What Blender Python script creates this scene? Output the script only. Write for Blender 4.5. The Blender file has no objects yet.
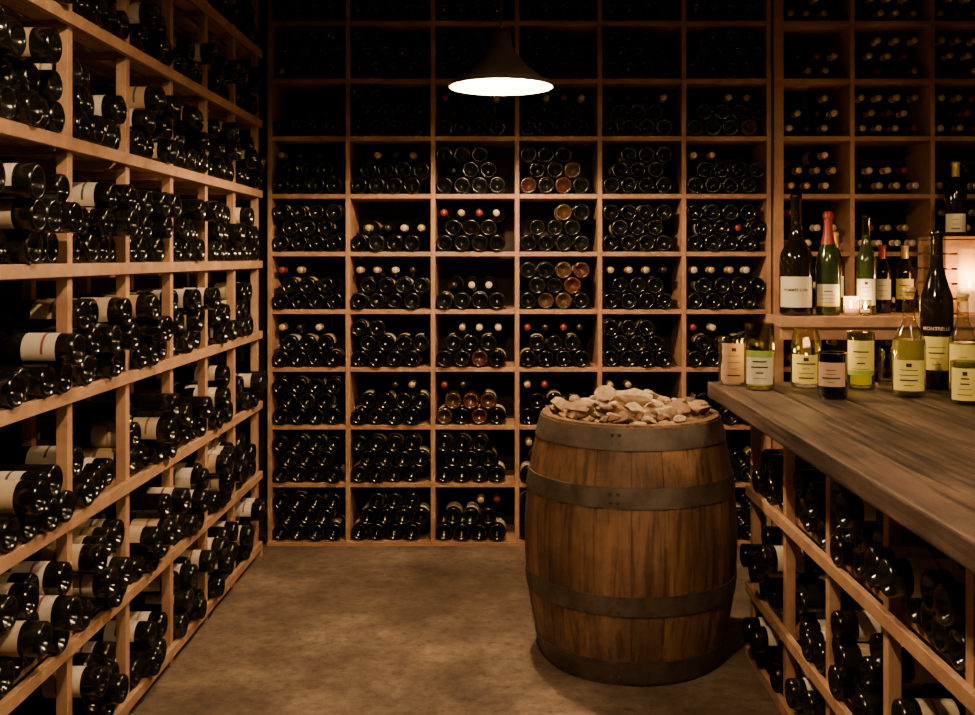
import bpy, math, random
import numpy as np
from mathutils import Vector, Matrix
random.seed(7); rng=np.random.default_rng(7)
S=bpy.context.scene; COL=S.collection

# ---------------------------------------------------------------- materials
def new_mat(name):
    m=bpy.data.materials.new(name); m.use_nodes=True
    return m, m.node_tree.nodes, m.node_tree.links, m.node_tree.nodes['Principled BSDF']
def simple(name,col,rough=.5,metal=0,spec=.5,emit=0,ecol=None,coat=0):
    m,n,l,b=new_mat(name)
    b.inputs['Base Color'].default_value=(*col,1); b.inputs['Roughness'].default_value=rough
    b.inputs['Metallic'].default_value=metal; b.inputs['Specular IOR Level'].default_value=spec
    b.inputs['Coat Weight'].default_value=coat
    if emit:
        b.inputs['Emission Color'].default_value=(*(ecol or col),1); b.inputs['Emission Strength'].default_value=emit
    return m
def ramp(n,stops):
    r=n.new('ShaderNodeValToRGB'); e=r.color_ramp.elements
    e[0].position=stops[0][0]; e[0].color=(*stops[0][1],1)
    e[1].position=stops[-1][0]; e[1].color=(*stops[-1][1],1)
    for p,c in stops[1:-1]:
        x=e.new(p); x.color=(*c,1)
    return r
def mul(n,l,a,b_):
    mx=n.new('ShaderNodeMix'); mx.data_type='RGBA'; mx.blend_type='MULTIPLY'; mx.inputs[0].default_value=1
    l.new(a,mx.inputs[6]); l.new(b_,mx.inputs[7]); return mx.outputs[2]
def wood(name,c1,c2,c3,scale=(3,3,3),rough=.6,attr=False,bump=.25,detail=6,stain=0,stain_scale=4,fine=None,spec=.5,fdark=.35):
    m,n,l,b=new_mat(name)
    tc=n.new('ShaderNodeTexCoord'); mp=n.new('ShaderNodeMapping'); mp.inputs['Scale'].default_value=scale
    l.new(tc.outputs['Object'],mp.inputs[0])
    no=n.new('ShaderNodeTexNoise'); no.inputs['Scale'].default_value=1; no.inputs['Detail'].default_value=detail; no.inputs['Roughness'].default_value=.65
    no.inputs['Distortion'].default_value=.4
    l.new(mp.outputs[0],no.inputs['Vector'])
    r=ramp(n,[(.28,c1),(.5,c2),(.72,c3)]); l.new(no.outputs['Fac'],r.inputs[0])
    out=r.outputs[0]
    if attr:
        a=n.new('ShaderNodeAttribute'); a.attribute_name='tint'
        out=mul(n,l,out,a.outputs['Color'])
    if stain:
        n2=n.new('ShaderNodeTexNoise'); n2.inputs['Scale'].default_value=stain_scale; n2.inputs['Detail'].default_value=7; n2.inputs['Roughness'].default_value=.65
        l.new(tc.outputs['Object'],n2.inputs['Vector'])
        r2=ramp(n,[(.38,(1-stain,)*3),(.58,(1,1,1))]); l.new(n2.outputs['Fac'],r2.inputs[0])
        out=mul(n,l,out,r2.outputs[0])
    h=no.outputs['Fac']
    if fine:
        mp3=n.new('ShaderNodeMapping'); mp3.inputs['Scale'].default_value=fine; l.new(tc.outputs['Object'],mp3.inputs[0])
        n3=n.new('ShaderNodeTexNoise'); n3.inputs['Scale'].default_value=1; n3.inputs['Detail'].default_value=4; l.new(mp3.outputs[0],n3.inputs['Vector'])
        r3=ramp(n,[(.36,(fdark,fdark*.95,fdark*.9)),(.50,(1,1,1)),(.68,(1.0,1.0,1.0))]); l.new(n3.outputs['Fac'],r3.inputs[0])
        out=mul(n,l,out,r3.outputs[0]); h=n3.outputs['Fac']
    l.new(out,b.inputs['Base Color']); b.inputs['Roughness'].default_value=rough; b.inputs['Specular IOR Level'].default_value=spec
    bp=n.new('ShaderNodeBump'); bp.inputs['Strength'].default_value=bump; bp.inputs['Distance'].default_value=.004
    l.new(h,bp.inputs['Height']); l.new(bp.outputs[0],b.inputs['Normal'])
    return m
def thin_glass(name,col,gloss=.25,frost=False):
    m=bpy.data.materials.new(name); m.use_nodes=True; n=m.node_tree.nodes; l=m.node_tree.links
    n.remove(n['Principled BSDF']); o=n['Material Output']
    t=n.new('ShaderNodeBsdfTranslucent' if frost else 'ShaderNodeBsdfTransparent'); t.inputs[0].default_value=(*col,1)
    g=n.new('ShaderNodeBsdfGlossy'); g.inputs['Roughness'].default_value=.05
    f=n.new('ShaderNodeLayerWeight'); f.inputs[0].default_value=gloss
    mx=n.new('ShaderNodeMixShader'); l.new(f.outputs['Facing'],mx.inputs[0])
    if frost:
        t2=n.new('ShaderNodeBsdfTransparent'); m2=n.new('ShaderNodeMixShader'); m2.inputs[0].default_value=.72
        l.new(t.outputs[0],m2.inputs[1]); l.new(t2.outputs[0],m2.inputs[2]); l.new(m2.outputs[0],mx.inputs[1])
    else: l.new(t.outputs[0],mx.inputs[1])
    l.new(g.outputs[0],mx.inputs[2]); l.new(mx.outputs[0],o.inputs[0])
    return m
def stone_wall(name,c1,c2,sc=4,rough=.9):
    m,n,l,b=new_mat(name)
    tc=n.new('ShaderNodeTexCoord'); no=n.new('ShaderNodeTexNoise'); no.inputs['Scale'].default_value=sc; no.inputs['Detail'].default_value=8
    l.new(tc.outputs['Object'],no.inputs['Vector'])
    r=ramp(n,[(.3,c1),(.7,c2)]); l.new(no.outputs['Fac'],r.inputs[0]); l.new(r.outputs[0],b.inputs['Base Color'])
    b.inputs['Roughness'].default_value=rough
    bp=n.new('ShaderNodeBump'); bp.inputs['Strength'].default_value=.4; l.new(no.outputs['Fac'],bp.inputs['Height']); l.new(bp.outputs[0],b.inputs['Normal'])
    return m

M_rack=wood('pine_rack_wood',(.33,.18,.095),(.49,.29,.16),(.62,.39,.23),scale=(9,9,9),rough=.6)
M_rackback=wood('cedar_rack_wood',(.26,.135,.066),(.40,.222,.117),(.50,.295,.167),scale=(9,9,9),rough=.6)
M_counter=wood('old_oak_counter',(.028,.020,.015),(.08,.056,.040),(.165,.118,.086),scale=(12,1.1,12),rough=.55,attr=True,bump=1.0,stain=.55,stain_scale=5,fine=(48,1.8,48),spec=.35,fdark=.18)
M_barrel=wood('barrel_oak',(.12,.066,.035),(.22,.126,.065),(.32,.19,.10),scale=(12,12,1.5),rough=.52,attr=True,bump=.4,stain=.55,stain_scale=4,fine=(60,60,4),spec=.4,fdark=.5)
M_crate=wood('crate_pine',(.35,.18,.08),(.5,.28,.13),(.6,.36,.18),scale=(6,6,20))
M_wall=stone_wall('dark_wall',(.02,.013,.009),(.04,.027,.018))
M_ceil=wood('dark_ceiling_wood',(.02,.011,.006),(.04,.022,.012),(.06,.034,.018),scale=(8,1,8),rough=.8)

# floor
M_floor,n,l,b=new_mat('stained_concrete')
tc=n.new('ShaderNodeTexCoord')
n1=n.new('ShaderNodeTexNoise'); n1.inputs['Scale'].default_value=2.6; n1.inputs['Detail'].default_value=14; n1.inputs['Roughness'].default_value=.74; n1.inputs['Distortion'].default_value=.15
l.new(tc.outputs['Object'],n1.inputs['Vector'])
r1=ramp(n,[(.34,(.065,.047,.033)),(.46,(.125,.094,.066)),(.55,(.175,.134,.095)),(.66,(.27,.215,.155)),(.74,(.36,.295,.215))]); l.new(n1.outputs['Fac'],r1.inputs[0])
n2=n.new('ShaderNodeTexNoise'); n2.inputs['Scale'].default_value=22; n2.inputs['Detail'].default_value=10; n2.inputs['Roughness'].default_value=.8
l.new(tc.outputs['Object'],n2.inputs['Vector'])
r2=ramp(n,[(.36,(.5,.48,.46)),(.47,(.9,.89,.88)),(.66,(1.2,1.2,1.2))]); l.new(n2.outputs['Fac'],r2.inputs[0])
o1=mul(n,l,r1.outputs[0],r2.outputs[0])
n4=n.new('ShaderNodeTexNoise'); n4.inputs['Scale'].default_value=1.0; n4.inputs['Detail'].default_value=6; n4.inputs['Distortion'].default_value=.2
mp4=n.new('ShaderNodeMapping'); mp4.inputs['Location'].default_value=(3.3,1.2,0); l.new(tc.outputs['Object'],mp4.inputs[0]); l.new(mp4.outputs[0],n4.inputs['Vector'])
r4=ramp(n,[(.38,(.6,.57,.54)),(.54,(1,1,1))]); l.new(n4.outputs['Fac'],r4.inputs[0]); o1=mul(n,l,o1,r4.outputs[0])
l.new(o1,b.inputs['Base Color'])
b.inputs['Roughness'].default_value=.78; b.inputs['Specular IOR Level'].default_value=.3
bp=n.new('ShaderNodeBump'); bp.inputs['Strength'].default_value=.2; bp.inputs['Distance'].default_value=.005
l.new(n2.outputs['Fac'],bp.inputs['Height']); l.new(bp.outputs[0],b.inputs['Normal'])

# hoop metal
M_hoop,n,l,b=new_mat('galvanised_hoop')
tc=n.new('ShaderNodeTexCoord'); no=n.new('ShaderNodeTexNoise'); no.inputs['Scale'].default_value=14; no.inputs['Detail'].default_value=8; no.inputs['Roughness'].default_value=.7
l.new(tc.outputs['Object'],no.inputs['Vector'])
r=ramp(n,[(.3,(.04,.03,.023)),(.5,(.09,.073,.056)),(.7,(.15,.125,.097))]); l.new(no.outputs['Fac'],r.inputs[0]); l.new(r.outputs[0],b.inputs['Base Color'])
b.inputs['Metallic'].default_value=.3; b.inputs['Roughness'].default_value=.55

# stones
M_stone,n,l,b=new_mat('field_stone')
a=n.new('ShaderNodeAttribute'); a.attribute_name='tint'
tc=n.new('ShaderNodeTexCoord'); no=n.new('ShaderNodeTexNoise'); no.inputs['Scale'].default_value=35; no.inputs['Detail'].default_value=6
l.new(tc.outputs['Object'],no.inputs['Vector'])
r=ramp(n,[(.3,(.55,.5,.45)),(.7,(1,1,1))]); l.new(no.outputs['Fac'],r.inputs[0])
l.new(mul(n,l,a.outputs['Color'],r.outputs[0]),b.inputs['Base Color'])
b.inputs['Roughness'].default_value=.85
bp=n.new('ShaderNodeBump'); bp.inputs['Strength'].default_value=.6; bp.inputs['Distance'].default_value=.004
l.new(no.outputs['Fac'],bp.inputs['Height']); l.new(bp.outputs[0],b.inputs['Normal'])

GL=[simple('bottle_glass_green',(.005,.006,.004),.2,spec=.5),
    simple('bottle_glass_black',(.004,.004,.004),.15,spec=.5),
    simple('bottle_glass_amber',(.055,.032,.014),.18,spec=.5),
    simple('bottle_glass_rose',(.055,.02,.013),.18,spec=.5)]
LB=[simple('label_cream',(.62,.52,.36),.6),simple('label_white',(.72,.66,.54),.6),simple('label_tan',(.48,.35,.21),.6)]
BD=[simple('label_print_dark',(.10,.07,.05),.6),simple('label_band_red',(.32,.08,.05),.6),simple('label_band_gold',(.45,.31,.12),.5)]
FO=[simple('foil_gold',(.60,.43,.20),.4,metal=.2),simple('foil_red',(.25,.04,.03),.4),simple('foil_black',(.02,.015,.012),.35),simple('foil_cream',(.72,.60,.42),.5)]
BMATS=GL+LB+BD+FO

# ---------------------------------------------------------------- mesh helpers
def np_mesh(name,V,F,mi,mats,smooth=True,tint=None):
    me=bpy.data.meshes.new(name)
    me.from_pydata([tuple(v) for v in V],[],[tuple(f) for f in F]) if len(V)<20000 else None
    if len(V)>=20000:
        V=np.asarray(V,dtype=np.float32); F=np.asarray(F,dtype=np.int32)
        me.vertices.add(len(V)); me.vertices.foreach_set('co',V.ravel())
        me.loops.add(F.size); me.loops.foreach_set('vertex_index',F.ravel())
        me.polygons.add(len(F)); me.polygons.foreach_set('loop_start',np.arange(0,F.size,4,dtype=np.int32))
        me.polygons.foreach_set('loop_total',np.full(len(F),4,dtype=np.int32))
    for m in mats: me.materials.append(m)
    me.polygons.foreach_set('material_index',np.asarray(mi,dtype=np.int32))
    me.polygons.foreach_set('use_smooth',np.full(len(me.polygons),smooth))
    me.update(calc_edges=True); me.validate()
    if tint is not None:
        at=me.attributes.new('tint','FLOAT_COLOR','POINT'); at.data.foreach_set('color',np.asarray(tint,dtype=np.float32).ravel())
    o=bpy.data.objects.new(name,me); COL.objects.link(o); return o

class MB:
    def __init__(s): s.V=[];s.F=[];s.M=[];s.T=[]
    def box(s,x0,x1,y0,y1,z0,z1,m=0,t=(1,1,1)):
        k=len(s.V)
        s.V+=[(x0,y0,z0),(x1,y0,z0),(x1,y1,z0),(x0,y1,z0),(x0,y0,z1),(x1,y0,z1),(x1,y1,z1),(x0,y1,z1)]
        for f in ((0,3,2,1),(4,5,6,7),(0,1,5,4),(1,2,6,5),(2,3,7,6),(3,0,4,7)):
            s.F.append(tuple(k+i for i in f)); s.M.append(m)
        s.T+=[(*t,1)]*8
    def lathe(s,prof,seg,mfun,c=(0,0,0),t=(1,1,1),rot=0):
        k=len(s.V)
        for r,z in prof:
            for j in range(seg):
                a=2*math.pi*j/seg+rot; s.V.append((c[0]+r*math.cos(a),c[1]+r*math.sin(a),c[2]+z)); s.T.append((*t,1))
        for i in range(len(prof)-1):
            for j in range(seg):
                j2=(j+1)%seg
                s.F.append((k+i*seg+j,k+i*seg+j2,k+(i+1)*seg+j2,k+(i+1)*seg+j)); s.M.append(mfun(i,j) if callable(mfun) else mfun)
    def obj(s,name,mats,smooth=False,bevel=0,tint=False):
        o=np_mesh(name,s.V,s.F,s.M,mats,smooth,s.T if tint else None)
        if bevel:
            b=o.modifiers.new('bevel','BEVEL'); b.width=bevel; b.segments=2; b.limit_method='ANGLE'
        return o

# ---------------------------------------------------------------- room shell
def room_box(name,x0,x1,y0,y1,z0,z1,m):
    b=MB(); b.box(x0,x1,y0,y1,z0,z1); return b.obj(name,[m])
CZ=2.86
room_box('floor',-1.62,2.72,-1.6,5.38,-.1,0,M_floor)
room_box('ceiling',-1.62,2.72,-1.6,5.38,CZ,CZ+.1,M_ceil)
room_box('wall_back',-1.62,2.72,5.26,5.38,0,CZ,M_wall)
room_box('wall_left',-1.62,-1.5,-1.6,5.26,0,CZ,M_wall)
room_box('wall_right',2.6,2.72,-1.6,5.26,0,CZ,M_wall)
room_box('wall_front',-1.5,2.6,-1.6,-1.48,0,CZ,M_wall)

# ---------------------------------------------------------------- stored bottles
def template(seg,kind):
    R=.0425
    if kind==0:  # burgundy, sloping shoulder
        P=[(.001,.032,'G'),(.016,.026,'G'),(.027,.009,'G'),(.033,.001,'G'),(.037,0,'G'),(.0408,.0025,'G'),(R,.009,'G'),(R,.045,'L'),(R,.075,'B'),(R,.082,'L'),(R,.130,'G'),(R,.155,'G'),(.038,.180,'G'),(.028,.205,'G'),(.018,.232,'F'),(.0145,.255,'F'),(.0145,.286,'F'),(.0165,.288,'F'),(.0160,.3,'F'),(.001,.3,'F')]
    else:        # bordeaux, square shoulder
        P=[(.001,.028,'G'),(.016,.022,'G'),(.027,.008,'G'),(.032,.001,'G'),(.036,0,'G'),(.0392,.0025,'G'),(.0405,.009,'G'),(.0405,.050,'L'),(.0405,.105,'B'),(.0405,.116,'L'),(.0405,.150,'G'),(.0405,.188,'G'),(.038,.201,'G'),(.027,.217,'G'),(.017,.229,'F'),(.0145,.245,'F'),(.0145,.286,'F'),(.0160,.288,'F'),(.0155,.3,'F'),(.001,.3,'F')]
    V=[];F=[];C=[]
    for r,z,_ in P:
        for j in range(seg):
            a=2*math.pi*j/seg; V.append((r*math.cos(a),r*math.sin(a),z))
    lab=int(seg*.5)
    for i in range(len(P)-1):
        for j in range(seg):
            j2=(j+1)%seg
            F.append((i*seg+j,i*seg+j2,(i+1)*seg+j2,(i+1)*seg+j))
            c=P[i][2]
            if c in 'LB' and j>=lab: c='G'
            if c=='B' and (j<2 or j>=lab-2): c='L'
            C.append('GLBF'.index(c))
    return np.array(V),np.array(F),np.array(C)

def bottle_mass(name,insts,seg):
    T=[template(seg,0),template(seg,1)]
    Vs=[];Fs=[];Ms=[];k=0
    for (pos,d,roll,amber,nolabel,foils) in insts:
        kind=random.random()<.35
        V,F,C=T[int(kind)]
        d=Vector(d).normalized()
        up=Vector((0,0,1)); side=up.cross(d).normalized(); u2=d.cross(side)
        c,s=math.cos(roll),math.sin(roll)
        ax=side*c+u2*s; ay=-side*s+u2*c
        Rm=np.array([ax,ay,d]).T
        sc=random.uniform(.96,1.0)
        VV=V*np.array([sc,sc,random.uniform(.95,1.02)])
        Vs.append(VV@Rm.T+np.array(pos)); Fs.append(F+k); k+=len(V)
        g=(2 if random.random()<.6 else 3) if amber else (0 if random.random()<.5 else 1)
        lb=4+random.choice([0,0,1,1,1,2]); bd=7+random.choice([0,0,1,2]); fo=10+random.choice(foils)
        if nolabel: lb=g; bd=g
        Ms.append(np.array([g,lb,bd,fo])[C])
    return np_mesh(name,np.concatenate(Vs),np.concatenate(Fs),np.concatenate(Ms),BMATS,True)

def fill_cell(u0,u1,z0,maxlayers,dia,partial=True):
    out=[]; w=u1-u0; n=max(1,int((w+1e-6)/dia)); slack=w-n*dia
    for lay in range(maxlayers):
        sh=min(dia/2,slack) if lay%2 else 0
        cnt=n if (lay%2==0 or slack>=dia/2-1e-4) else n-1
        if lay%2 and slack<dia/2-1e-4: sh=dia/2
        pts=[(u0+dia/2+sh+i*dia,z0+dia/2+lay*dia*.868) for i in range(cnt)]
        if partial and lay==maxlayers-1:
            keep=random.choice([cnt,cnt,cnt-1,cnt-2]); st=random.choice([0,cnt-keep]); pts=pts[st:st+keep]
        for p in pts: out.append((p[0],p[1],lay))
    return out

DIA=.0855; T=.022
# ---- back wall rack
cols=[-1.117,-.738,-.325,.083,.485,.893,1.305]; cols2=[1.36,1.71,2.10,2.48]
rows=[.012+.2805*i for i in range(11)]
rows=[z for z in rows if z<2.83]
mb=MB(); Y0,Y1=4.90,5.20
for x in cols: mb.box(x-T/2,x+T/2,Y0,Y1,0,2.84)
for x in cols2[1:]: mb.box(x-T/2,x+T/2,Y0,Y1,0,2.84)
mb.box(1.325,1.371,Y0-.02,Y1,0,2.84)
for z in rows:
    for A in (cols,cols2):
        for a,b in zip(A[:-1],A[1:]):
            mb.box(a+T/2,b-T/2,Y0+.003,Y1,z-T/2,z+T/2)
mb.box(-1.13,2.49,Y0-.012,Y0-.001,.0,.018)
mb.obj('wine_rack',[M_rackback],bevel=.0015)
ins=[]
for ri,z in enumerate(rows[:-1]):
    for A in (cols,cols2):
        for ci,(a,b) in enumerate(zip(A[:-1],A[1:])):
            right=A is cols2
            lay=3 if random.random()<.88 else 2
            pts=fill_cell(a+T/2+.001,b-T/2-.001,z+T/2,lay,DIA)
            tops=max(p[2] for p in pts); mode=random.random()
            ambercell=(ci,ri) in [(2,2),(2,3),(3,4),(3,6)] and not right
            for (x,zz,L) in pts:
                neckout=right or (L==tops and mode<.5 and L>0) or random.random()<.02
                y=Y0+random.uniform(-.018,.005)
                am=(ambercell and random.random()<.35) or random.random()<.004
                yaw=random.uniform(-.02,.02)
                fl=[0,0,3,3,3,2,1] if right else [0,3,2,2,0,3,1]
                if neckout: ins.append(((x,Y0+.322,zz),(yaw,-1,0),random.uniform(0,6.3),am,False,fl))
                else: ins.append(((x,y,zz),(yaw,1,0),random.uniform(0,6.3),am,False,fl))
bottle_mass('wine_bottles',ins,18)

# ---- left rack
XL=-1.126; XB=-1.44
posts=[1.005+.41*i for i in range(10)]
posts=[p for p in posts if p<4.75]
zr=[.075+.327*i for i in range(9)]
mb=MB(); PW=.032
for y in posts:
    mb.box(XL-.03,XL,y-PW/2,y+PW/2,0,2.84); mb.box(XB,XB+.03,y-PW/2,y+PW/2,0,2.84)
for z in zr:
    zt=z
    mb.box(XL,XL+.018,posts[0]-.02,posts[-1]+.02,zt-.034,zt)
    mb.box(XL-.09,XL-.031,posts[0]-.02,posts[-1]+.02,zt-.02,zt)
    mb.box(XL-.19,XL-.13,posts[0]-.02,posts[-1]+.02,zt-.02,zt)
    mb.box(XB+.031,XB+.09,posts[0]-.02,posts[-1]+.02,zt-.02,zt)
    for y in posts:
        mb.box(XB+.03,XL-.03,y-.01,y+.01,zt-.045,zt-.021)
mb.box(XB,XL+.014,posts[-1]+.021,posts[-1]+.04,0,.05)
mb.obj('wine_rack.001',[M_rack],bevel=.0015)
FLS=[0,1,2,2,3]
ins=[]
for zi,z in enumerate(zr[:-1]):
    for yi,(a,b) in enumerate(zip(posts[:-1],posts[1:])):
        lay=random.choice([2,3,3])
        if zi in (4,5): lay=3
        if zi>=6: lay=random.choice([2,3])
        pts=fill_cell(a+PW/2+.002,b-PW/2-.002,z,lay,.084)
        for (y,zz,L) in pts:
            if random.random()<.06 and L==lay-1: continue
            yaw=random.uniform(-.03,.03)
            x=XL+(random.uniform(-.015,.045) if L==0 else random.uniform(-.03,.085))
            ins.append(((x,y,zz),(-1,yaw,0),random.uniform(-1.3,.1),random.random()<.008,random.random()<.2,FLS))
bottle_mass('wine_bottles.001',ins,28)

# ---- tasting counter with rack underneath
XR=.88
mb=MB()
xs=[.745,.93,1.10,1.31,1.49,1.70,1.90]
for i,(a,b) in enumerate(zip(xs[:-1],xs[1:])):
    t=random.uniform(.8,1.35); e=random.uniform(-.005,.005)
    mb.box(a+.003,b-.003,.3,3.64+e,.897,.95+random.uniform(-.0012,.0012),t=(t,t*random.uniform(.94,1.02),t*.97))
ct=mb.obj('counter_top',[M_counter],bevel=.006,tint=True)
mb=MB()
cp=[3.55-.41*i for i in range(8)]
for i,y in enumerate(cp):
    mb.box(XR,XR+.03,y-.032,y,0,.896); mb.box(XR+.30,XR+.33,y-.032,y,0,.896)
for z in (.034,.26,.6):
    mb.box(XR-.018,XR,cp[-1]-.03,cp[0],z-.034,z)
    for d in (.031,.13,.24):
        mb.box(XR+d,XR+d+.058,cp[-1]-.03,cp[0],z-.02,z)
    for y in cp: mb.box(XR+.03,XR+.30,y-.025,y-.005,max(0,z-.042),z-.0205)
mb.box(XR-.004,XR+.026,cp[-1]-.03,cp[0],.858,.896)
mb.box(XR+.345,XR+.365,cp[-1]-.03,cp[0],0,.896)
for y in (cp[0],cp[3],cp[-1]): mb.box(1.80,1.87,y-.07,y,0,.896)
rk=mb.obj('rack_frame',[M_rack],bevel=.0015)
par=bpy.data.objects.new('tasting_counter',None); COL.objects.link(par); ct.parent=par; rk.parent=par
ins=[]
for (z,lays) in ((.034,[1,2,2]),(.26,[2,2,3]),(.6,[2,2,3])):
    for a,b in zip(cp[1:],cp[:-1]):
        pts=fill_cell(a+.002,b-.034,z,random.choice(lays),.083)
        for (y,zz,L) in pts:
            if random.random()<.08: continue
            pr=random.uniform(-.03,.022) if L==0 else random.uniform(-.03,.06)
            ins.append(((XR-pr,y,zz),(1,random.uniform(-.02,.02),0),random.uniform(-.1,1.3),random.random()<.015,random.random()<.2,FLS))
bottle_mass('wine_bottles.002',ins,28)

# ---------------------------------------------------------------- barrel
BC=(.462,3.60); BH=.85
def br(z): u=2*z/BH-1; return .312+.062*(1-abs(u)**2.1)
mb=MB(); NS=22
ang=0
ws=[random.uniform(.8,1.25) for _ in range(NS)]; sw=sum(ws)
for w in ws:
    a0=ang; a1=ang+2*math.pi*w/sw; ang=a1
    t=random.uniform(.78,1.2); tint=(t,t*random.uniform(.92,1.03),t*random.uniform(.88,1.02),1)
    NZ=18; NA=4; g=.0022; k=len(mb.V)
    for i in range(NZ+1):
        z=BH*i/NZ; r=br(z)
        row=[(r-.028,a0+g)]
        for q in range(NA+1):
            f=q/NA; rr=r-(.003 if q in(0,NA) else 0); row.append((rr,a0+g+(a1-a0-2*g)*f))
        row.append((r-.028,a1-g))
        for rr,a in row: mb.V.append((rr*math.cos(a),rr*math.sin(a),z)); mb.T.append(tint)
    W=NA+3
    for i in range(NZ):
        for q in range(W):
            q2=(q+1)%W
            mb.F.append((k+i*W+q,k+i*W+q2,k+(i+1)*W+q2,k+(i+1)*W+q)); mb.M.append(0)
    for i in (0,NZ):
        b0=k+i*W; f=tuple(b0+q for q in range(W)); mb.F.append(f if i else f[::-1]); mb.M.append(0)
staves=mb.obj('staves',[M_barrel],smooth=False,tint=True)
mb=MB()
for i in range(5):
    x0=-.283+.566*i/5; x1=-.283+.566*(i+1)/5-.002
    k=len(mb.V)
    for s in range(9):
        x=x0+(x1-x0)*s/8; h=math.sqrt(max(.0,.284**2-x*x))
        mb.V+=[(x,-h,.812),(x,h,.812)]; mb.T+=[(.8,.8,.8,1)]*2
    for s in range(8):
        mb.F.append((k+2*s,k+2*s+2,k+2*s+3,k+2*s+1)); mb.M.append(0)
head=mb.obj('barrel_head',[M_barrel],tint=True)
mb=MB()
def hoop(z0,z1):
    n=4; prof=[(br(z0)-.004,z0)]
    for i in range(n+1):
        z=z0+(z1-z0)*i/n; prof.append((br(z)+.0035,z))
    prof.append((br(z1)-.004,z1)); mb.lathe(prof,72,0)
    zc=(z0+z1)/2
    for a in (-1.9,-1.97):
        r=br(zc)+.003
        for dz in (-.015,.015):
            c=(r*math.cos(a),r*math.sin(a)); mb.lathe([(.0001,.006),(.004,.005),(.006,0),(.004,-.005),(.0001,-.006)],8,0,(c[0],c[1],zc+dz))
hoop(.772,.842); hoop(.590,.655); hoop(.245,.31); hoop(.012,.088)
hoops=mb.obj('hoops',[M_hoop],smooth=True)
m=hoops.modifiers.new('es','EDGE_SPLIT'); m.split_angle=math.radians(50)
barrel=bpy.data.objects.new('wine_barrel',None); COL.objects.link(barrel); barrel.location=(*BC,0)
barrel.rotation_euler=(0,0,.1)
for o in (staves,head,hoops): o.parent=barrel

# stones on barrel
import bmesh
def stones():
    V=[];F=[];Tn=[];
    pal=[(.50,.36,.20),(.62,.47,.28),(.38,.26,.15),(.66,.53,.36),(.30,.18,.11),(.45,.25,.14),(.22,.15,.10)]
    def add(cx,cy,cz,sx,sy,sz,col):
        bm=bmesh.new(); bmesh.ops.create_icosphere(bm,subdivisions=2,radius=1)
        planes=[(Vector([random.gauss(0,1) for _ in range(3)]).normalized(),random.uniform(.4,.8)) for _ in range(10)]
        for v in bm.verts:
            for nn,dd in planes:
                q=v.co.dot(nn)
                if q>dd: v.co-=nn*(q-dd)
        R=Matrix.Rotation(random.uniform(0,6.28),3,'Z')@Matrix.Rotation(random.uniform(-.4,.4),3,'X')
        k=len(V)
        for v in bm.verts:
            p=R@Vector((v.co.x*sx,v.co.y*sy,v.co.z*sz)); V.append((cx+p.x,cy+p.y,max(cz+p.z,.8135))); Tn.append((*col,1))
        for f in bm.faces: F.append(tuple(k+v.index for v in f.verts))
        bm.free()
    for lay,(n,Rm,z,s0,s1) in enumerate(((70,.25,.832,.03,.05),(64,.265,.856,.025,.06),(26,.20,.878,.025,.055))):
        for i in range(n):
            a=random.uniform(0,6.28); r=Rm*math.sqrt(random.random())
            c=random.choice(pal); j=random.uniform(.75,1.2); c=tuple(min(1,q*j) for q in c)
            s=random.uniform(s0,s1)
            add(r*math.cos(a),r*math.sin(a),z+random.uniform(-.006,.006),s,s*random.uniform(.6,.95),s*random.uniform(.35,.6),c)
    add(.0,-.08,.900,.085,.06,.045,(.64,.50,.30)); add(-.19,-.10,.880,.075,.05,.034,(.58,.45,.28)); add(.16,-.08,.876,.06,.06,.032,(.38,.24,.15)); add(-.07,.05,.902,.06,.05,.035,(.5,.38,.24)); add(.24,-.02,.872,.05,.04,.026,(.42,.25,.15)); add(-.25,.0,.874,.05,.04,.026,(.5,.38,.24)); add(.08,.06,.898,.05,.045,.03,(.6,.46,.3))
    o=np_mesh('stone_pile',V,F,[0]*len(F),[M_stone],False,Tn); o.location=(*BC,0.0)
stones()

# ---------------------------------------------------------------- pendant lamps
M_shade=simple('shade_grey_enamel',(.11,.085,.066),.42)
M_inner=simple('shade_white_enamel_glow',(.9,.84,.72),.5,emit=2.5,ecol=(1,.78,.5))  # white enamel; emission stands in for bulb light on the shade's inside
M_bulb=simple('bulb_glow',(1,.8,.5),.3,emit=40,ecol=(1,.75,.45))
def pendant(name,x,y,z,power,R=.2,lz=.06,size=.022):
    mb=MB()
    prof=[(R,0),(R+.003,.004),(.160,.035),(.105,.08),(.065,.125),(.045,.16),(.04,.20),(.03,.222),(.008,.23)]
    mb.lathe(prof,56,0)
    inn=[(R,0),(R-.004,.004),(.155,.033),(.10,.076),(.06,.120),(.04,.150),(.001,.155)]
    mb.lathe(inn[::-1],56,1)
    mb.lathe([(.0045,.225),(.0045,CZ-z)],10,0)
    mb.lathe([(.0045,CZ-z-.03),(.05,CZ-z-.02),(.055,CZ-z)],24,0)
    sh=mb.obj('shade',[M_shade,M_inner],smooth=True)
    mb=MB(); mb.lathe([(.012,.15),(.014,.14),(.024,.125),(.028,.11),(.024,.097),(.014,.089),(.0005,.086)],20,0)
    bl=mb.obj('bulb',[M_bulb],smooth=True)
    p=bpy.data.objects.new(name,None); COL.objects.link(p); p.location=(x,y,z); sh.parent=p; bl.parent=p
    L=bpy.data.lights.new('lamp_light','POINT'); L.energy=power; L.color=(1,.64,.345); L.shadow_soft_size=size
    lo=bpy.data.objects.new('lamp_light',L); COL.objects.link(lo); lo.parent=p; lo.location=(0,0,lz)
pendant('pendant_lamp',0.004,3.9,2.055,112,lz=.066)
pendant('pendant_lamp.001',-.15,1.35,2.5,118,lz=.055)
pendant('pendant_lamp.002',1.45,1.9,2.45,60,lz=.033)

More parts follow.
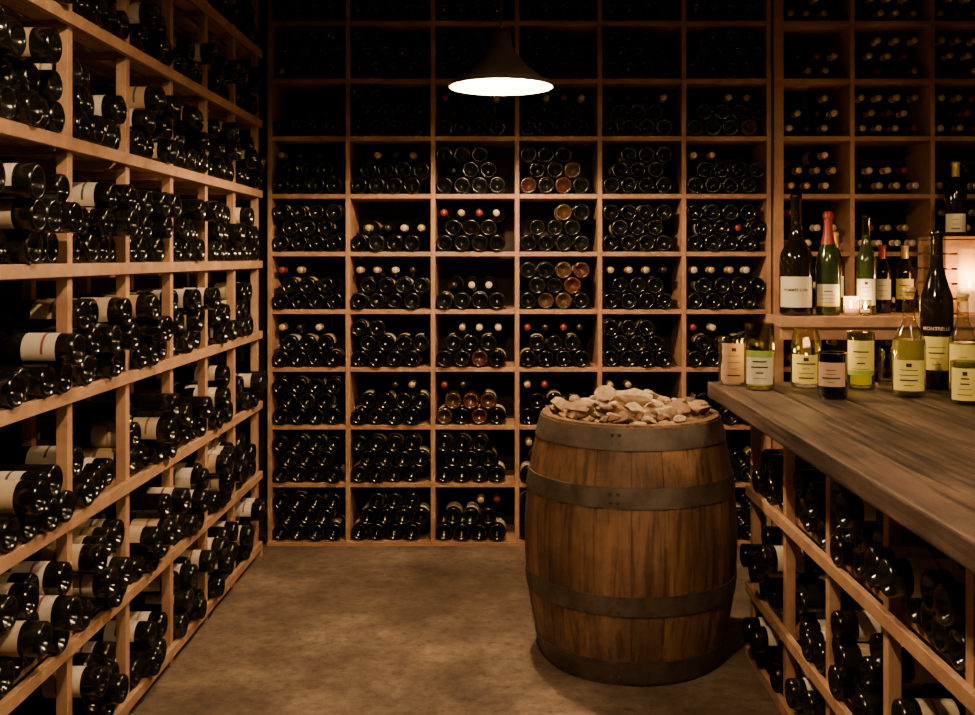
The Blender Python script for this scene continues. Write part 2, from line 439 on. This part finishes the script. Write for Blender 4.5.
# ---------------------------------------------------------------- standing bottles, jars
M_gdark=simple('display_glass_black',(.008,.006,.004),.08,spec=.8)
M_ggreen=simple('display_glass_green',(.025,.04,.01),.08,spec=.8)
M_gclear=thin_glass('clear_glass',(.86,.84,.72))
M_gfrost=thin_glass('frosted_candle_glass',(.95,.62,.26),frost=True)
M_gyel=thin_glass('green_tumbler_glass',(.62,.64,.16))
M_gdk=thin_glass('dark_tumbler_glass',(.16,.14,.07))
M_spirit=simple('liqueur_yellow',(.36,.34,.07),.1)
M_wax=simple('candle_wax',(.8,.6,.35),.5,emit=.8,ecol=(1,.6,.25))
M_flame=simple('candle_flame',(1,.7,.3),.5,emit=80,ecol=(1,.65,.28))
M_ly=simple('label_yellow',(.76,.68,.16),.55); M_lw=simple('label_paper',(.74,.72,.50),.55)
M_lg=simple('label_green_band',(.30,.44,.08),.55); M_lp=simple('label_pink',(.60,.38,.26),.55)
M_ink=simple('label_ink',(.02,.015,.01),.6); M_redfoil=simple('capsule_red',(.28,.03,.018),.4); M_goldfoil=simple('capsule_gold',(.62,.46,.16),.3,metal=.4)
M_cream=simple('lettering_cream',(.8,.7,.45),.5)

def text_on(par,txt,r,z,size,mat,yaw,squeeze=1):
    cu=bpy.data.curves.new('lettering','FONT'); cu.body=txt; cu.size=size; cu.align_x='CENTER'; cu.align_y='CENTER'; cu.offset=size*.012
    o=bpy.data.objects.new('tmp',cu); COL.objects.link(o); bpy.context.view_layer.update()
    dg=bpy.context.evaluated_depsgraph_get(); me=bpy.data.meshes.new_from_object(o.evaluated_get(dg))
    bpy.data.objects.remove(o)
    for v in me.vertices:
        a=yaw+v.co.x*squeeze/r; h=v.co.y
        v.co=((r+.0012)*math.sin(a),-(r+.0012)*math.cos(a),z+h)
    me.materials.clear(); me.materials.append(mat)
    t=bpy.data.objects.new('lettering',me); COL.objects.link(t); t.parent=par
def patch(mb,r,z0,z1,yaw,half,mat,n=14):
    k=len(mb.V)
    for i in range(n+1):
        a=yaw-half+2*half*i/n
        for z in (z0,z1): mb.V.append((r*math.sin(a),-r*math.cos(a),z)); mb.T.append((1,1,1,1))
    for i in range(n):
        mb.F.append((k+2*i,k+2*i+2,k+2*i+3,k+2*i+1)); mb.M.append(mat)
def standing(name,x,y,z,R,H,glass,labels,cap=None,neck=.017,shoulder=.58,caph=.2,text=None,kind='b',liquid=None,candle=False,lines=0,half=1.05,turn=0,emblem=False):
    mats=[glass,cap or glass]+[l_[2] for l_ in labels]+[M_ink]
    mb=MB()
    yaw=-math.atan2(x,y)+turn
    if kind=='b':
        s=shoulder
        P=[(.001,.012),(R*.6,.006),(R*.85,0),(R*.96,.003),(R,.012),(R,H*s),(R*.93,H*(s+.05)),(R*.72,H*(s+.11)),(neck*1.5,H*(s+.17)),(neck*1.08,H*min(s+.23,1-caph-.01)),(neck,H*(1-caph)),(neck*1.02,H*(1-caph)+.0005),(neck,H*.955),(neck*1.18,H*.96),(neck*1.18,H*.985),(neck,H),(.0005,H)]
        mb.lathe(P,40,lambda i,j:1 if i>=10 else 0)
    elif kind=='w':
        P=[(.001,.02),(R*.6,.008),(R*.85,0),(R*.96,.003),(R,.014),(R,H*.46),(R*.96,H*.52),(R*.82,H*.60),(R*.60,H*.68),(neck*1.45,H*.76),(neck*1.2,H*.82),(neck*1.1,H*.93),(neck*1.4,H*.935),(neck*1.4,H*.955),(neck*1.25,H*.985),(neck*.8,H),(.0005,H)]
        mb.lathe(P,40,lambda i,j:1 if i>=8 else 0)
    else:
        tp=.76 if kind=='t2' else 1.0
        P=[(.001,.012),(R*.8,.006),(R*.9,0),(R,.01),(R,H*.66),(R*(.94 if tp<1 else 1),H*.84),(R*tp,H),(R*tp-.003,H),(R*(.94 if tp<1 else 1)-.003,H*.84),(R-.003,H*.66),(R-.003,.018),(.001,.016)]
        mb.lathe(P,40,0)
    for i,(a,b,_) in enumerate(labels):
        patch(mb,R+.0006+.0002*i,H*a,H*b,yaw,half,2+i)
    if lines:
        a,b,_=labels[0]
        for q in range(lines):
            f=.18+.5*q/max(1,lines-1)
            zz=H*(a+(b-a)*f); th=random.choice([.0008,.001,.0022])
            patch(mb,R+.0014,zz-th,zz+th,yaw,random.uniform(.2,.6)*half,2+len(labels),8)
        if emblem:
            zz=H*(a+(b-a)*.84); patch(mb,R+.0014,zz-.006,zz+.006,yaw,.16,2+len(labels),6)
    body=mb.obj('glass_body',mats,smooth=True)
    m=body.modifiers.new('es','EDGE_SPLIT'); m.split_angle=math.radians(60)
    par=bpy.data.objects.new(name,None); COL.objects.link(par); par.location=(x,y,z); body.parent=par
    if liquid:
        mb=MB(); h=H*.52; mb.lathe([(.001,.015),(R-.006,.015),(R-.004,.02),(R-.004,h),(.001,h)],32,0)
        o=mb.obj('liquid',[liquid],smooth=False); o.parent=par
    if candle:
        mb=MB(); h=H*.42; rr=R*.78
        mb.lathe([(.001,.0165),(rr,.0165),(rr,h),(.001,h-.003)],28,0)
        mb.lathe([(.001,h-.003),(.0045,h+.005),(.006,h+.013),(.003,h+.024),(.0003,h+.033)],12,1)
        o=mb.obj('candle',[M_wax,M_flame],smooth=True); o.parent=par
        m=o.modifiers.new('es','EDGE_SPLIT'); m.split_angle=math.radians(50)
        L=bpy.data.lights.new('candle_light','POINT'); L.energy=candle; L.color=(1,.55,.24); L.shadow_soft_size=.012
        lo=bpy.data.objects.new('candle_light',L); COL.objects.link(lo); lo.parent=par; lo.location=(0,0,h+.05)
    if text:
        for (tx,f,sz,mt) in text: text_on(par,tx,R+.0008,H*f,sz,mt,yaw)
    return par
CT=.9512
standing('candle_jar',.815,3.55,CT,.047,.165,M_gclear,[(.08,.90,M_lp)],kind='t',candle=.8,lines=4,turn=.15,half=.9,emblem=True)
standing('candle_jar.001',.879,3.42,CT,.049,.225,M_gyel,[(.10,.60,M_lw),(.50,.60,M_lg)],kind='t',candle=1.0,lines=4)
standing('candle_jar.002',1.055,3.48,CT,.052,.20,M_gclear,[(.10,.58,M_ly)],kind='t2',candle=1.2,lines=4,emblem=True)
standing('candle_jar.003',1.06,3.22,CT,.046,.145,M_gdk,[(.28,.80,M_lp)],kind='t',lines=4,turn=-.1)
standing('candle_jar.004',1.233,3.45,CT,.045,.195,M_gyel,[(.25,.85,M_ly),(.25,.33,M_lg)],kind='t',candle=1.0,lines=4,half=1.2)
standing('drinking_glass',1.36,3.55,CT,.03,.13,M_gclear,[],kind='t')
standing('drinking_glass.001',1.27,3.58,CT,.028,.12,M_gclear,[],kind='t')
standing('liqueur_bottle',1.324,3.27,CT,.052,.35,M_gclear,[(.06,.34,M_ly)],neck=.018,shoulder=.48,caph=.08,cap=M_goldfoil,liquid=M_spirit,lines=4,emblem=True)
standing('spirit_bottle',1.50,3.47,CT,.054,.54,M_gdark,[(.12,.33,M_ly)],neck=.020,shoulder=.54,caph=.14,cap=M_gdark,text=[('MONTRELLE',.38,.0165,M_cream)],lines=4)
standing('liqueur_bottle.001',1.512,3.30,CT,.045,.33,M_gclear,[(.12,.5,M_ly)],neck=.017,shoulder=.50,caph=.08,cap=M_goldfoil,liquid=M_spirit,lines=3)
standing('candle_jar.005',1.427,3.10,CT,.042,.13,M_gyel,[(.1,.85,M_ly)],kind='t',lines=4,emblem=True)

# back ledge and items
LZ=1.145
mb=MB(); mb.box(1.195,2.585,4.30,4.54,LZ-.045,LZ); mb.box(1.42,2.585,4.5405,4.86,LZ-.045,LZ)
mb.box(1.205,2.585,4.33,4.36,LZ-.10,LZ-.0455)
for x in (1.44,1.95,2.5): mb.box(x,x+.04,4.36,4.86,LZ-.10,LZ-.0455); mb.box(x,x+.04,4.80,4.86,0,LZ-.101)
mb.obj('serving_ledge',[M_rack],bevel=.003)
LT=LZ+.0005
standing('magnum_bottle',1.296,4.42,LT,.071,.53,M_gdark,[(.07,.32,M_lw)],neck=.022,cap=M_gdark,shoulder=.46,caph=.22,text=[('POMMÉE S VIN',.21,.0165,M_ink)],half=1.15)
standing('champagne_bottle',1.436,4.42,LT,.053,.455,M_ggreen,[(.09,.30,M_lw),(.09,.13,M_ly)],neck=.0165,cap=M_redfoil,kind='w',lines=4)
standing('wine_bottle',1.61,4.44,LT,.043,.44,M_ggreen,[(.10,.36,M_lw)],neck=.016,cap=M_gdark,shoulder=.52,caph=.2,lines=4,emblem=True)
standing('wine_bottle.001',1.53,4.62,LT,.045,.37,M_gdark,[(.2,.45,M_lw)],neck=.017,cap=M_goldfoil,lines=3)
standing('votive_candle',1.515,4.36,LT,.032,.085,M_gfrost,[],kind='t',candle=1.2)
standing('votive_candle.001',1.575,4.355,LT,.026,.07,M_gclear,[],kind='t',candle=.5)
standing('wine_bottle.002',1.74,4.60,LT,.042,.31,M_gdark,[(.2,.5,M_lw)],neck=.016,cap=M_redfoil,lines=3)
standing('wine_bottle.003',1.86,4.64,LT,.042,.31,M_gdark,[(.2,.5,M_ly)],neck=.016,cap=M_goldfoil,lines=3)
mb=MB()
cx0,cx1,cy0,cy1=1.985,2.35,4.50,4.80
for i in range(5):
    z0=LT+.005+i*.067; mb.box(cx0,cx1,cy0,cy0+.012,z0,z0+.058); mb.box(cx0,cx1,cy1-.012,cy1,z0,z0+.058)
    mb.box(cx0,cx0+.012,cy0+.013,cy1-.013,z0,z0+.058); mb.box(cx1-.012,cx1,cy0+.013,cy1-.013,z0,z0+.058)
for (a,b) in ((cx0+.012,cy0+.012),(cx1-.032,cy0+.012),(cx0+.012,cy1-.032),(cx1-.032,cy1-.032)): mb.box(a,a+.02,b,b+.02,LT,LT+.335)
mb.box(cx0,cx1,cy0,cy1,LT+.335,LT+.347)
mb.obj('wooden_crate',[M_crate],bevel=.0015)
standing('wine_bottle.004',2.075,4.60,LT+.3475,.047,.34,M_gdark,[(.06,.30,M_lw)],neck=.017,cap=M_goldfoil,lines=3)
standing('hurricane_candle',2.04,4.39,LT,.048,.29,M_gfrost,[],kind='t',candle=4.5)

# ---------------------------------------------------------------- world and camera
w=bpy.data.worlds.new('cellar_dark'); S.world=w; w.use_nodes=True
w.node_tree.nodes['Background'].inputs[0].default_value=(1,.7,.5,1); w.node_tree.nodes['Background'].inputs[1].default_value=.01
cam=bpy.data.cameras.new('camera'); co=bpy.data.objects.new('camera',cam); COL.objects.link(co)
co.location=(0,0,1.4); co.rotation_euler=(math.pi/2,0,0)
cam.sensor_width=36; cam.lens=36*1010/975; cam.shift_x=-12.5/975; cam.shift_y=-100.5/975
cam.clip_start=.02
S.camera=co
